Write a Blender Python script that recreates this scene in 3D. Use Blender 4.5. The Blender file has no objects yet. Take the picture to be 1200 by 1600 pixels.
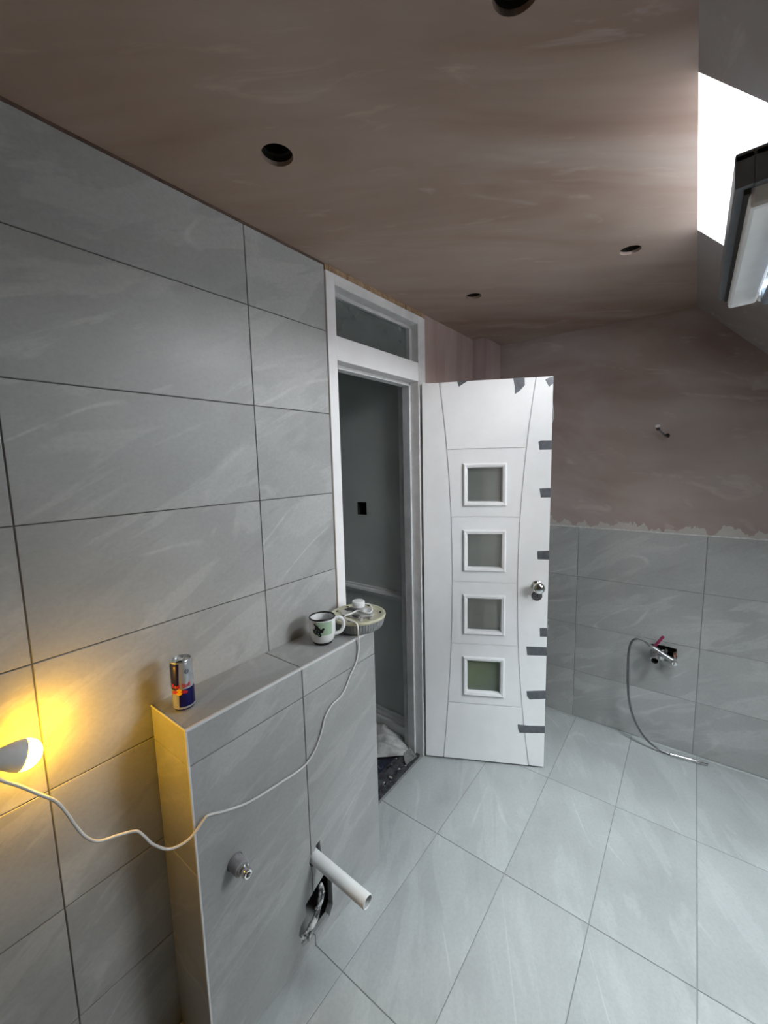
import bpy, bmesh, math, random
from mathutils import Vector, Matrix
from mathutils.geometry import tessellate_polygon
from mathutils import noise as mnoise

random.seed(7)
scene = bpy.context.scene
col = scene.collection

# ------------------------------------------------------------------ camera
cam_data = bpy.data.cameras.new('camera')
cam = bpy.data.objects.new('camera', cam_data)
col.objects.link(cam)
right = Vector((0.797614563, 0.602704601, -0.023625655))
up = Vector((-0.053619527, 0.10986503, 0.99249918))
fwd = Vector((-0.600779456, 0.790365003, -0.119946683))
M = Matrix((right, up, -fwd)).transposed().to_4x4()
M.translation = Vector((1.11537, 0.03998, 1.61255))
cam.matrix_world = M
cam_data.sensor_fit = 'VERTICAL'
cam_data.sensor_height = 24.0
cam_data.lens = 639.45 / 1600.0 * 24.0
cam_data.clip_start = 0.02
scene.camera = cam

# ------------------------------------------------------------------ world, light, exposure
world = bpy.data.worlds.new('overcast_sky')
scene.world = world
world.use_nodes = True
bg = world.node_tree.nodes['Background']
bg.inputs[0].default_value = (0.955, 0.985, 1.0, 1)
SKY = 50.0
wt = world.node_tree                      # overcast sky: the zenith three times as bright as the horizon
tc = wt.nodes.new('ShaderNodeTexCoord'); sx = wt.nodes.new('ShaderNodeSeparateXYZ')
wt.links.new(tc.outputs['Generated'], sx.inputs[0])
mr = wt.nodes.new('ShaderNodeMapRange'); mr.inputs[1].default_value = 0.0; mr.inputs[2].default_value = 1.0
mr.inputs[3].default_value = SKY*0.429; mr.inputs[4].default_value = SKY*1.286
wt.links.new(sx.outputs[2], mr.inputs[0]); wt.links.new(mr.outputs[0], bg.inputs[1])
scene.view_settings.view_transform = 'Standard'
scene.view_settings.look = 'None'
scene.view_settings.exposure = 0.0
scene.view_settings.gamma = 1.0
scene.view_settings.use_curve_mapping = False
scene.cycles.max_bounces = 9
scene.cycles.diffuse_bounces = 6
scene.cycles.transparent_max_bounces = 12
scene.cycles.use_denoising = True

H = 2.337            # flat ceiling
YB = 2.668           # back wall
CX = 1.08            # crease between the flat and the sloping ceiling
XR = 2.55            # knee wall
YF = -1.7            # wall behind the camera
SD = 0.345           # depth of the roof build-up
OY0, OY1 = 1.11, 1.80    # roof window opening
Q = math.sqrt(0.5)
WC, WA = 0.645, 0.59     # middle of the roof window down the slope, half its length
def slope(s, d, y):      # s down the slope from the crease, d outwards through the roof
    return Vector((CX + Q*(s+d), y, H + Q*(d-s)))

# a light portal on the roof window opening (emits nothing, guides the sky light)
pl = bpy.data.lights.new('skylight_portal', 'AREA')
pl.shape = 'RECTANGLE'; pl.size = 1.30; pl.size_y = 0.78
pl.cycles.is_portal = True
po = bpy.data.objects.new('skylight_portal', pl); col.objects.link(po)
zx = Vector((Q, 0, Q)); xx = Vector((Q, 0, -Q)); yy = zx.cross(xx)
pm = Matrix((xx, yy, zx)).transposed().to_4x4()
pm.translation = slope(WC, SD + 0.10, 1.455)
po.matrix_world = pm

# ------------------------------------------------------------------ material helpers
def mat(name):
    m = bpy.data.materials.new(name); m.use_nodes = True
    nt = m.node_tree
    return m, nt, nt.nodes['Principled BSDF']
def N(nt, typ, **kw):
    n = nt.nodes.new(typ)
    for k, v in kw.items():
        if k == 'inp':
            for kk, vv in v.items(): n.inputs[kk].default_value = vv
        else: setattr(n, k, v)
    return n
def ramp(nt, fac, stops, interp='LINEAR'):
    r = N(nt, 'ShaderNodeValToRGB'); r.color_ramp.interpolation = interp
    el = r.color_ramp.elements
    while len(el) < len(stops): el.new(0.5)
    for e, (p, c) in zip(el, stops):
        e.position = p; e.color = (*c, 1) if len(c) == 3 else c
    nt.links.new(fac, r.inputs[0]); return r.outputs[0]
def g(v): return (v, v, v)
def math_(nt, op, a, b=None):
    n = N(nt, 'ShaderNodeMath', operation=op)
    for i, v in enumerate((a, b)):
        if v is None: continue
        if isinstance(v, (int, float)): n.inputs[i].default_value = v
        else: nt.links.new(v, n.inputs[i])
    return n.outputs[0]
def mixc(nt, fac, a, b, blend='MIX'):
    n = N(nt, 'ShaderNodeMix', data_type='RGBA', blend_type=blend)
    if isinstance(fac, (int, float)): n.inputs[0].default_value = fac
    else: nt.links.new(fac, n.inputs[0])
    for i, v in ((6, a), (7, b)):
        if isinstance(v, tuple): n.inputs[i].default_value = (*v, 1) if len(v) == 3 else v
        else: nt.links.new(v, n.inputs[i])
    return n.outputs[2]
def noise(nt, vec, scale, detail=4, rough=0.5, dist=0.0):
    n = N(nt, 'ShaderNodeTexNoise', inp={'Scale': scale, 'Detail': detail, 'Roughness': rough, 'Distortion': dist})
    nt.links.new(vec, n.inputs['Vector']); return n.outputs['Fac']
def mapping(nt, vec, rot=(0,0,0), sc=(1,1,1), loc=(0,0,0)):
    n = N(nt, 'ShaderNodeMapping', vector_type='TEXTURE'); n.inputs['Rotation'].default_value = rot
    n.inputs['Scale'].default_value = tuple(1.0/c for c in sc); n.inputs['Location'].default_value = loc
    nt.links.new(vec, n.inputs['Vector']); return n.outputs[0]
def objco(nt): return N(nt, 'ShaderNodeTexCoord').outputs['Object']
def bump(nt, bsdf, h, strength=0.3, dist=0.002):
    b = N(nt, 'ShaderNodeBump', inp={'Strength': strength, 'Distance': dist})
    nt.links.new(h, b.inputs['Height']); nt.links.new(b.outputs[0], bsdf.inputs['Normal'])

def plain(name, c, rough=0.5, metal=0.0, nscale=None, namp=0.12, bstr=0.0, spec=0.5):
    m, nt, b = mat(name)
    b.inputs['Roughness'].default_value = rough
    b.inputs['Metallic'].default_value = metal
    b.inputs['Specular IOR Level'].default_value = spec
    if nscale:
        f = noise(nt, objco(nt), nscale, 5, 0.6)
        lo = tuple(max(0, x*(1-namp)) for x in c); hi = tuple(min(1, x*(1+namp)) for x in c)
        nt.links.new(ramp(nt, f, [(0.3, lo), (0.7, hi)]), b.inputs['Base Color'])
        if bstr: bump(nt, b, f, bstr, 0.001)
    else: b.inputs['Base Color'].default_value = (*c, 1)
    return m

def tile_material(name, base, rough, seedoff, amt=1.0):
    """grey stone-look porcelain: soft clouds, diagonal drifts, thin pale veins, riven relief"""
    m, nt, b = mat(name)
    co = objco(nt)
    inf = N(nt, 'ShaderNodeObjectInfo')
    off = N(nt, 'ShaderNodeCombineXYZ')
    r = math_(nt, 'MULTIPLY', inf.outputs['Random'], 37.0)
    nt.links.new(r, off.inputs[0]); nt.links.new(math_(nt, 'ADD', r, seedoff), off.inputs[1])
    add = N(nt, 'ShaderNodeVectorMath', operation='ADD')
    nt.links.new(co, add.inputs[0]); nt.links.new(off.outputs[0], add.inputs[1])
    v = add.outputs[0]
    diag = mapping(nt, v, rot=(0, 0, math.radians(27)), sc=(1.3, 5.0, 1.0))
    cloud = noise(nt, v, 3.0, 3, 0.55, 0.3)
    drift = noise(nt, diag, 1.5, 5, 0.62, 0.6)
    fine = noise(nt, v, 85, 4, 0.7)
    c0 = ramp(nt, cloud, [(0.3, tuple(x*0.90 for x in base)), (0.72, tuple(x*1.12 for x in base))])
    c1 = mixc(nt, ramp(nt, drift, [(0.30, g(0.5*amt)), (0.42, g(0)), (0.52, g(0)), (0.58, g(0.5*amt)), (0.74, g(0.2*amt))]), c0,
              mixc(nt, ramp(nt, drift, [(0.46, g(0)), (0.50, g(1))]), tuple(x*0.74 for x in base), tuple(min(1, x*1.34) for x in base)))
    # long pale veins running with the drift
    vd = mapping(nt, v, rot=(0, 0, math.radians(30)), sc=(0.75, 2.6, 1.0))
    vn = noise(nt, vd, 1.25, 1.5, 0.4, 0.25)
    ridge = math_(nt, 'ABSOLUTE', math_(nt, 'SUBTRACT', vn, 0.5))
    vm = ramp(nt, ridge, [(0.0, g(1)), (0.004, g(0.8)), (0.009, g(0))])
    vmask = ramp(nt, cloud, [(0.50, g(0)), (0.60, g(0.55*amt))])
    c2 = mixc(nt, math_(nt, 'MULTIPLY', vm, vmask), c1, tuple(min(1, x*1.6) for x in base))
    sp = mixc(nt, ramp(nt, fine, [(0.3, g(0.22)), (0.6, g(0))]), c2, tuple(x*0.6 for x in base))
    nt.links.new(sp, b.inputs['Base Color'])
    nt.links.new(ramp(nt, drift, [(0.3, g(rough*0.88)), (0.7, g(rough*1.15))]), b.inputs['Roughness'])
    bump(nt, b, math_(nt, 'ADD', math_(nt, 'MULTIPLY', fine, 0.4), noise(nt, diag, 11, 4, 0.65, 0.4)), 0.30, 0.0016)
    return m

def plaster_material(name, dark, mid, light, rot, sc, patch=None):
    """freshly skimmed gypsum, drying in trowel strokes"""
    m, nt, b = mat(name)
    v = objco(nt)
    st = mapping(nt, v, rot=rot, sc=sc)
    a = noise(nt, st, 1.5, 4, 0.55, 0.7)
    big = noise(nt, v, 1.3, 3, 0.5, 0.3)
    c = ramp(nt, a, [(0.30, dark), (0.52, mid), (0.74, light)])
    c = mixc(nt, ramp(nt, big, [(0.38, g(0)), (0.68, g(0.65))]), c, light)
    c = mixc(nt, ramp(nt, noise(nt, st, 4.0, 4, 0.65, 0.8), [(0.60, g(0)), (0.70, g(0.45))]), c, tuple(x*1.25 for x in light))
    if patch: c = patch(nt, v, c)
    nt.links.new(c, b.inputs['Base Color'])
    b.inputs['Roughness'].default_value = 0.62
    b.inputs['Specular IOR Level'].default_value = 0.3
    bump(nt, b, math_(nt, 'ADD', a, math_(nt, 'MULTIPLY', noise(nt, v, 40, 2), 0.05)), 0.18, 0.006)
    return m

TILE_BASE = (0.345, 0.352, 0.350)
m_tile_wall = tile_material('grey_stone_wall_tile', TILE_BASE, 0.50, 3.1)
m_tile_floor = tile_material('grey_stone_floor_tile', (0.352, 0.368, 0.368), 0.36, 9.7, 0.6)
m_grout = plain('dark_grey_grout', (0.10, 0.10, 0.10), 0.9, nscale=40)
m_grout_l = plain('mid_grey_grout', (0.23, 0.24, 0.24), 0.9, nscale=40)
m_plaster_c = plaster_material('pink_ceiling_plaster', (0.255, 0.165, 0.130), (0.35, 0.255, 0.215), (0.42, 0.345, 0.31),
                               (0, 0, math.radians(35)), (0.8, 3.2, 1))
def skim_band(nt, v, c):
    sep = N(nt, 'ShaderNodeSeparateXYZ'); nt.links.new(v, sep.inputs[0])
    n1 = noise(nt, mapping(nt, v, sc=(7, 1, 3)), 1.6, 4, 0.6)
    top = math_(nt, 'ADD', 1.215, math_(nt, 'MULTIPLY', math_(nt, 'SUBTRACT', n1, 0.40), 0.22))
    mk = math_(nt, 'LESS_THAN', sep.outputs[2], top)
    return mixc(nt, math_(nt, 'MULTIPLY', mk, 0.60), c, (0.52, 0.52, 0.50))
m_plaster_b = plaster_material('pink_back_wall_plaster', (0.235, 0.165, 0.150), (0.33, 0.26, 0.24), (0.39, 0.335, 0.32),
                               (0, math.radians(12), 0), (1.0, 1, 2.6), skim_band)
m_plaster_v = plaster_material('pink_pier_plaster', (0.25, 0.17, 0.155), (0.35, 0.265, 0.25), (0.42, 0.345, 0.335),
                               (0, 0, 0), (4, 4, 0.5))
m_ground = plain('dull_garden_ground', (0.075, 0.085, 0.06), 0.95, nscale=0.4, namp=0.4)
m_plaster_s = plaster_material('grey_pink_slope_plaster', (0.25, 0.215, 0.205), (0.31, 0.28, 0.275), (0.37, 0.345, 0.34),
                               (0, math.radians(45), math.radians(20)), (2.2, 1.0, 2.2))
m_reveal = plain('white_painted_reveal', (0.80, 0.80, 0.80), 0.6, nscale=6, namp=0.05)
m_white = plain('white_gloss_paint', (0.80, 0.80, 0.815), 0.38, nscale=9, namp=0.03)
m_white_old = plain('worn_white_paint', (0.66, 0.66, 0.67), 0.5, nscale=14, namp=0.12)
m_lining = plain('dull_white_primer', (0.50, 0.50, 0.51), 0.6, nscale=10, namp=0.15)
m_hall = plain('grey_green_hall_paint', (0.52, 0.55, 0.54), 0.65, nscale=5, namp=0.06)
m_hallwhite = plain('hall_white_trim_paint', (0.62, 0.63, 0.63), 0.45, nscale=8, namp=0.05)
m_black = plain('black_metal', (0.015, 0.015, 0.016), 0.5, nscale=30)
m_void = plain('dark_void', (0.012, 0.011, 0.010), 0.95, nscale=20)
m_chrome = plain('polished_chrome', (0.72, 0.72, 0.72), 0.14, 1.0)
m_steel = plain('brushed_steel', (0.42, 0.42, 0.43), 0.35, 1.0, nscale=60)
m_steel_dk = plain('dull_dark_steel', (0.16, 0.16, 0.165), 0.42, 0.9, nscale=50)
m_duct = plain('grey_duct_tape', (0.105, 0.11, 0.125), 0.33, 0.15, nscale=45, namp=0.25, bstr=0.2)
m_foam = plain('ochre_expanding_foam', (0.30, 0.20, 0.12), 0.9, nscale=45, namp=0.4, bstr=0.6)
m_brown = plain('brown_wet_plaster_edge', (0.11, 0.07, 0.055), 0.9, nscale=30, namp=0.4)
m_trim = plain('pale_grey_tile_trim', (0.62, 0.63, 0.64), 0.35, nscale=30, namp=0.04)
m_pvc = plain('white_pvc', (0.74, 0.75, 0.75), 0.4, nscale=20, namp=0.04)
m_pvc_in = plain('grey_pvc_inside', (0.45, 0.46, 0.46), 0.5, nscale=20)
m_cable = plain('white_cable_sheath', (0.70, 0.70, 0.68), 0.45, nscale=25, namp=0.05)
m_board = plain('bare_plasterboard', (0.30, 0.28, 0.25), 0.9, nscale=18)
m_wood = plain('dark_threshold_wood', (0.035, 0.036, 0.042), 0.8, nscale=34, namp=0.95)

def glass_mat(name, tint, refl=0.08):
    m, nt, b = mat(name); nt.nodes.remove(b)
    out = nt.nodes['Material Output']
    t = N(nt, 'ShaderNodeBsdfTransparent'); t.inputs[0].default_value = (*tint, 1)
    gl = N(nt, 'ShaderNodeBsdfGlossy', inp={'Roughness': 0.03})
    fr = N(nt, 'ShaderNodeFresnel', inp={'IOR': 1.45})
    mx = N(nt, 'ShaderNodeMixShader'); nt.links.new(fr.outputs[0], mx.inputs[0])
    nt.links.new(t.outputs[0], mx.inputs[1]); nt.links.new(gl.outputs[0], mx.inputs[2])
    nt.links.new(mx.outputs[0], out.inputs[0]); return m
m_glass = glass_mat('clear_glazing', (0.95, 0.97, 0.975))
m_glass_t, nt, b_ = mat('dusty_transom_glazing')
b_.inputs['Base Color'].default_value = (0.19, 0.215, 0.21, 1); b_.inputs['Roughness'].default_value = 0.12
tr = N(nt, 'ShaderNodeBsdfTransparent'); tr.inputs[0].default_value = (0.75, 0.82, 0.80, 1)
mx = N(nt, 'ShaderNodeMixShader'); nt.links.new(ramp(nt, noise(nt, objco(nt), 9, 4), [(0.3, g(0.45)), (0.7, g(0.65))]), mx.inputs[0])
nt.links.new(tr.outputs[0], mx.inputs[1]); nt.links.new(b_.outputs[0], mx.inputs[2])
nt.links.new(mx.outputs[0], nt.nodes['Material Output'].inputs[0])

def frosted(name, c):
    m, nt, b = mat(name)
    b.inputs['Transmission Weight'].default_value = 0.9
    b.inputs['Roughness'].default_value = 0.42
    b.inputs['IOR'].default_value = 1.2
    f = noise(nt, objco(nt), 11, 4, 0.6)
    nt.links.new(ramp(nt, f, [(0.3, tuple(x*0.9 for x in c)), (0.7, c)]), b.inputs['Base Color'])
    return m
m_frost = frosted('frosted_glass', (0.74, 0.83, 0.80))

# ------------------------------------------------------------------ mesh helpers
def box(bm, lo, hi, bev=0.0):
    if bev <= 0:
        vs = [bm.verts.new((x, y, z)) for x in (lo[0], hi[0]) for y in (lo[1], hi[1]) for z in (lo[2], hi[2])]
        for f in ((0,1,3,2), (4,6,7,5), (0,4,5,1), (2,3,7,6), (0,2,6,4), (1,5,7,3)):
            bm.faces.new([vs[i] for i in f])
        return
    t = bmesh.new(); box(t, lo, hi)
    bmesh.ops.bevel(t, geom=t.edges[:], offset=bev, segments=2, affect='EDGES', profile=0.5)
    me = bpy.data.meshes.new('tmp'); t.to_mesh(me); t.free()
    bm.from_mesh(me); bpy.data.meshes.remove(me)
def B(*boxes, bev=0.0):
    bm = bmesh.new()
    for lo, hi in boxes: box(bm, lo, hi, bev)
    return bm
def lathe(bm, prof, seg=32, axis=(0,0,1), org=(0,0,0), fr=None, cap0=True, cap1=True):
    """prof: list of (radius, height); fr(angle, r, h) may modulate the radius"""
    ax = Vector(axis).normalized()
    t = Vector((1,0,0)) if abs(ax.x) < 0.9 else Vector((0,1,0))
    u = (t - ax*t.dot(ax)).normalized(); w = ax.cross(u); o = Vector(org)
    rings = []
    for r, h in prof:
        ring = []
        for k in range(seg):
            a = 2*math.pi*k/seg
            rr = fr(a, r, h) if fr else r
            ring.append(bm.verts.new(o + ax*h + u*(rr*math.cos(a)) + w*(rr*math.sin(a))))
        rings.append(ring)
    for a, b in zip(rings, rings[1:]):
        for k in range(seg):
            bm.faces.new((a[k], a[(k+1) % seg], b[(k+1) % seg], b[k]))
    if cap0: bm.faces.new(rings[0][::-1])
    if cap1: bm.faces.new(rings[-1])
    return bm
def L(prof, **kw): return lathe(bmesh.new(), prof, **kw)
def smooth_path(pts, n=6):
    P = [Vector(p) for p in pts]; out = []
    for i in range(len(P)-1):
        p0 = P[max(i-1, 0)]; p1 = P[i]; p2 = P[i+1]; p3 = P[min(i+2, len(P)-1)]
        for k in range(n):
            t = k/n
            out.append(0.5*((2*p1) + (p2-p0)*t + (2*p0-5*p1+4*p2-p3)*t*t + (3*p1-p0-3*p2+p3)*t**3))
    out.append(P[-1]); return out
def tube(bm, pts, r, seg=10, caps=True):
    P = [Vector(p) for p in pts]; rings = []
    rad = r if callable(r) else (lambda i: r)
    t0 = (P[1]-P[0]).normalized()
    ref = Vector((0,0,1)) if abs(t0.z) < 0.9 else Vector((1,0,0))
    u = (ref - t0*ref.dot(t0)).normalized()
    for i, p in enumerate(P):
        t = (P[min(i+1, len(P)-1)] - P[max(i-1, 0)]).normalized()
        u = (u - t*u.dot(t)).normalized(); w = t.cross(u)
        rings.append([bm.verts.new(p + (u*math.cos(2*math.pi*k/seg) + w*math.sin(2*math.pi*k/seg))*rad(i)) for k in range(seg)])
    for a, b in zip(rings, rings[1:]):
        for k in range(seg): bm.faces.new((a[k], a[(k+1) % seg], b[(k+1) % seg], b[k]))
    if caps:
        bm.faces.new(rings[0][::-1]); bm.faces.new(rings[-1])
    return bm
def ring_frame(bm, x0, x1, z0, z1, prof, face=-1, y0=0.0):
    """mitred rectangular moulding in the xz plane; prof: (inset, proud) points, proud goes along face*y"""
    rings = []
    for ins, pr in prof:
        y = y0 + face*pr
        rings.append([bm.verts.new(c) for c in ((x0+ins, y, z0+ins), (x1-ins, y, z0+ins), (x1-ins, y, z1-ins), (x0+ins, y, z1-ins))])
    for a, b in zip(rings, rings[1:]):
        for k in range(4): bm.faces.new((a[k], a[(k+1) % 4], b[(k+1) % 4], b[k]))
    return bm
def prism(bm, outline, y0, y1, holes=(), ax='xz'):
    """extrude a 2-D outline (with holes) between y0 and y1"""
    def p3(p, y): return (p[0], y, p[1]) if ax == 'xz' else ((y, p[0], p[1]) if ax == 'yz' else (p[0], p[1], y))
    loops = [list(outline)] + [list(h) for h in holes]
    flat = [p for l in loops for p in l]
    tri = tessellate_polygon([[Vector((p[0], p[1], 0)) for p in l] for l in loops])
    A = [bm.verts.new(p3(p, y0)) for p in flat]; C = [bm.verts.new(p3(p, y1)) for p in flat]
    for t in tri:
        for V in (A, C):
            try: bm.faces.new([V[i] for i in t])
            except ValueError: pass
    k = 0
    for l in loops:
        n = len(l)
        for i in range(n):
            a, b = k+i, k+(i+1) % n
            bm.faces.new((A[a], A[b], C[b], C[a]))
        k += n
    return bm
def obj(name, bm, material, parent=None, shade=None, **props):
    bmesh.ops.recalc_face_normals(bm, faces=bm.faces[:])
    me = bpy.data.meshes.new(name); bm.to_mesh(me); bm.free()
    for mm in (material if isinstance(material, (list, tuple)) else [material]): me.materials.append(mm)
    o = bpy.data.objects.new(name, me); col.objects.link(o)
    if parent: o.parent = parent
    if shade:
        me.shade_smooth()
        if shade != 'all': me.set_sharp_from_angle(angle=math.radians(shade))
    for k, v in props.items(): o[k] = v
    return o
def empty(name, loc=(0,0,0), rotz=0.0, **props):
    o = bpy.data.objects.new(name, None); col.objects.link(o)
    o.location = loc; o.rotation_euler = (0, 0, rotz); o.empty_display_size = 0.05
    for k, v in props.items(): o[k] = v
    return o
def struct(name, bm, material, label, category, **kw):
    return obj(name, bm, material, kind='structure', label=label, category=category, **kw)
def boolean_cut(o, cutters):
    """subtract the cutter bmeshes from a mesh object"""
    for cb in cutters:
        bmesh.ops.recalc_face_normals(cb, faces=cb.faces[:])
        me = bpy.data.meshes.new('cut'); cb.to_mesh(me); cb.free()
        c = bpy.data.objects.new('cut', me); col.objects.link(c)
        md = o.modifiers.new('b', 'BOOLEAN'); md.operation = 'DIFFERENCE'; md.object = c; md.solver = 'EXACT'
        dg = bpy.context.evaluated_depsgraph_get(); dg.update()
        nm = bpy.data.meshes.new_from_object(o.evaluated_get(dg))
        o.modifiers.clear(); old = o.data; nm.name = old.name; o.data = nm
        bpy.data.objects.remove(c); bpy.data.meshes.remove(me)
        if old.users == 0: bpy.data.meshes.remove(old)

# ------------------------------------------------------------------ tiles
GAP = 0.0028; TH = 0.009
tile_cache = {}
def tile_mesh(w, h, material):
    key = (round(w, 4), round(h, 4), material.name)
    if key in tile_cache: return tile_cache[key]
    a, b, e = w/2 - GAP/2, h/2 - GAP/2, 0.0011
    vs = []
    for (x, y, z) in ((a, b, -TH), (a, b, -e), (a-e, b-e, 0)):
        vs += [(-x, -y, z), (x, -y, z), (x, y, z), (-x, y, z)]
    fs = [(0,3,2,1), (8,9,10,11)]
    for k in (0, 4):
        for i in range(4):
            j = (i+1) % 4; fs.append((k+i, k+j, k+4+j, k+4+i))
    me = bpy.data.meshes.new('tile'); me.from_pydata(vs, [], fs); me.materials.append(material)
    tile_cache[key] = me; return me
AX = {'left': (Vector((0,1,0)), Vector((0,0,1)), Vector((1,0,0))),
      'back': (Vector((1,0,0)), Vector((0,0,1)), Vector((0,-1,0))),
      'floor': (Vector((0,1,0)), Vector((-1,0,0)), Vector((0,0,1)))}
def tile(parent, face, centre, w, h, material):
    o = bpy.data.objects.new('tile', tile_mesh(w, h, material)); col.objects.link(o)
    X, Y, Z = AX[face]
    m = Matrix((X, Y, Z)).transposed().to_4x4(); m.translation = Vector(centre)
    o.parent = parent; o.matrix_local = m
    o.rotation_euler.rotate_axis('Z', 0)
    return o
def spans(cuts, lo, hi, least=0.012):
    c = [lo] + [v for v in cuts if lo + least < v < hi - least] + [hi]
    return list(zip(c, c[1:]))

# ------------------------------------------------------------------ floor
bm = B(((-0.012, YF, -0.12), (XR, YB, -TH+0.0065)))
floor = struct('floor', bm, m_grout_l, 'grey stone-look porcelain tiled floor of the bathroom', 'floor')
fy = [0.8328 + 0.605*k for k in range(-5, 5)]; fx = [0.3012*k for k in range(0, 9)]
for x0, x1 in spans(fx, 0.0, XR):
    for y0, y1 in spans(fy, YF, YB - 0.002):
        t = tile(floor, 'floor', ((x0+x1)/2, (y0+y1)/2, 0), y1-y0, x1-x0, m_tile_floor)

# ------------------------------------------------------------------ left wall (tiled up to the door frame, plastered beyond)
FY0, FY1 = 1.182, 1.872        # outer edges of the door frame
bm = bmesh.new()
box(bm, (-0.12, YF, -0.12), (-TH+0.0065, FY0, H+0.1))
nf = len(bm.faces)
box(bm, (-0.12, FY1, -0.12), (0.0, YB+0.1, H+0.1))
bm.faces.ensure_lookup_table()
for f in bm.faces[nf:]: f.material_index = 1
wall_left = struct('wall_left', bm, [m_grout, m_plaster_v],
                   'left wall of large grey stone-look tiles beside the white door frame', 'wall')
ly = [0.2435 + 0.6032*k for k in range(-4, 3)]; lz = [0.3*k for k in range(1, 8)]
for y0, y1 in spans(ly, YF, FY0):
    for z0, z1 in spans(lz, 0.0, H - 0.006):
        tile(wall_left, 'left', (0, (y0+y1)/2, (z0+z1)/2), y1-y0, z1-z0, m_tile_wall)

# ------------------------------------------------------------------ back wall, pier, other walls
wall_back = struct('wall_back', B(((-0.12, YB+TH-0.0065, -0.12), (XR+0.1, YB+0.12, H+0.2))), m_plaster_b,
                   'back wall with bare pink plaster above grey tiles', 'wall')
bz = [0.3, 0.6, 0.9]; bx = [-0.025, 0.58, 1.185, 1.79]
obj('grout_bed', B(((0.0, YB-0.004, 0), (XR, YB+0.02, 1.2))), m_grout_l, wall_back)
for x0, x1 in spans(bx, 0.0, XR):
    for z0, z1 in spans(bz, 0.0, 1.2):
        tile(wall_back, 'back', ((x0+x1)/2, YB-0.0065, (z0+z1)/2), x1-x0, z1-z0, m_tile_wall)
bm = bmesh.new()
n = 70
for i in range(n):            # ragged bead of white adhesive along the top of the tiles
    x0, x1 = XR*i/n, XR*(i+1)/n
    hh = 0.006 + 0.007*abs(mnoise.noise((i*0.35, 2.0, 0)))
    box(bm, (x0, YB-0.0085-0.002*mnoise.noise((i*0.8, 0, 0)), 1.2), (x1, YB+0.005, 1.2+hh))
obj('adhesive_bead', bm, plain('white_tile_adhesive', (0.55, 0.56, 0.55), 0.8, nscale=50, namp=0.2), wall_back)
struct('wall_pier', B(((-0.01, 2.44, 0.0), (0.082, YB+0.03, H+0.05)), bev=0.004), m_plaster_v,
       'narrow pink plastered pier in the far left corner', 'wall')
struct('wall_right', B(((XR, YF-0.1, -0.12), (XR+0.12, YB+0.1, 0.95))), m_plaster_b,
       'low plastered knee wall below the sloping ceiling', 'wall')
struct('wall_front', B(((-0.12, YF-0.12, -0.12), (XR+0.12, YF, H+0.3))), m_plaster_b,
       'plastered wall opposite the tiled back wall', 'wall')

# ------------------------------------------------------------------ flat ceiling with cut-outs for spot lights
SPOTS = [(0.290, 0.743, 0.037), (0.853, 0.758, 0.037), (0.891, 1.810, 0.034), (0.288, 1.824, 0.034)]
ceiling = struct('ceiling', B(((-0.13, YF-0.13, H), (CX, YB+0.13, H+0.488))), m_plaster_c,
                 'freshly skimmed pink plaster ceiling with round holes', 'ceiling')
boolean_cut(ceiling, [L([(r*(1+0.0), -0.05), (r, 0.11)], seg=28, org=(x, y, H)) for x, y, r in SPOTS])
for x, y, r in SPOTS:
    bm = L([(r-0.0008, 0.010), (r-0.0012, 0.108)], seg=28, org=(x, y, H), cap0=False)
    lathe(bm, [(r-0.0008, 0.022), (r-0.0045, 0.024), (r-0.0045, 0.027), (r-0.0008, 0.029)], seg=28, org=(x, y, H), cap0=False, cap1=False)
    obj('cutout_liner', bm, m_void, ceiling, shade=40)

# ------------------------------------------------------------------ sloping ceiling with roof window shaft
SI0, SI1 = 0.0, WC + WA + SD
SO0, SO1 = WC - WA, WC + WA
SMAX = (XR - CX)/Q + 0.02
bm = bmesh.new()
def quad(bm, *p):
    f = bm.faces.new([bm.verts.new(v) for v in p]); return f
Y0, Y1 = YF-0.13, YB+0.13
for (ya, yb) in ((Y0, OY0), (OY1, Y1)):
    quad(bm, slope(0, 0, ya), slope(0, 0, yb), slope(SMAX, 0, yb), slope(SMAX, 0, ya))
    quad(bm, slope(-0.35, SD, ya), slope(-0.35, SD, yb), slope(SMAX+.3, SD, yb), slope(SMAX+.3, SD, ya))
quad(bm, slope(SI1, 0, OY0), slope(SI1, 0, OY1), slope(SMAX, 0, OY1), slope(SMAX, 0, OY0))
quad(bm, slope(SO1, SD, OY0), slope(SO1, SD, OY1), slope(SMAX+.3, SD, OY1), slope(SMAX+.3, SD, OY0))
quad(bm, slope(-0.35, SD, OY0), slope(-0.35, SD, OY1), slope(SO0, SD, OY1), slope(SO0, SD, OY0))
ceiling_slope = struct('ceiling_slope', bm, m_plaster_s, 'sloping pink-grey plaster ceiling around the roof window', 'ceiling')
bm = bmesh.new()
quad(bm, slope(0, 0, OY0), slope(0, 0, OY1), slope(SO0, SD, OY1), slope(SO0, SD, OY0))
quad(bm, slope(SI1, 0, OY0), slope(SI1, 0, OY1), slope(SO1, SD, OY1), slope(SO1, SD, OY0))
for y in (OY0, OY1):
    quad(bm, slope(0, 0, y), slope(SI1, 0, y), slope(SO1, SD, y), slope(SO0, SD, y))
obj('window_reveal', bm, m_reveal, ceiling_slope)

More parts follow.
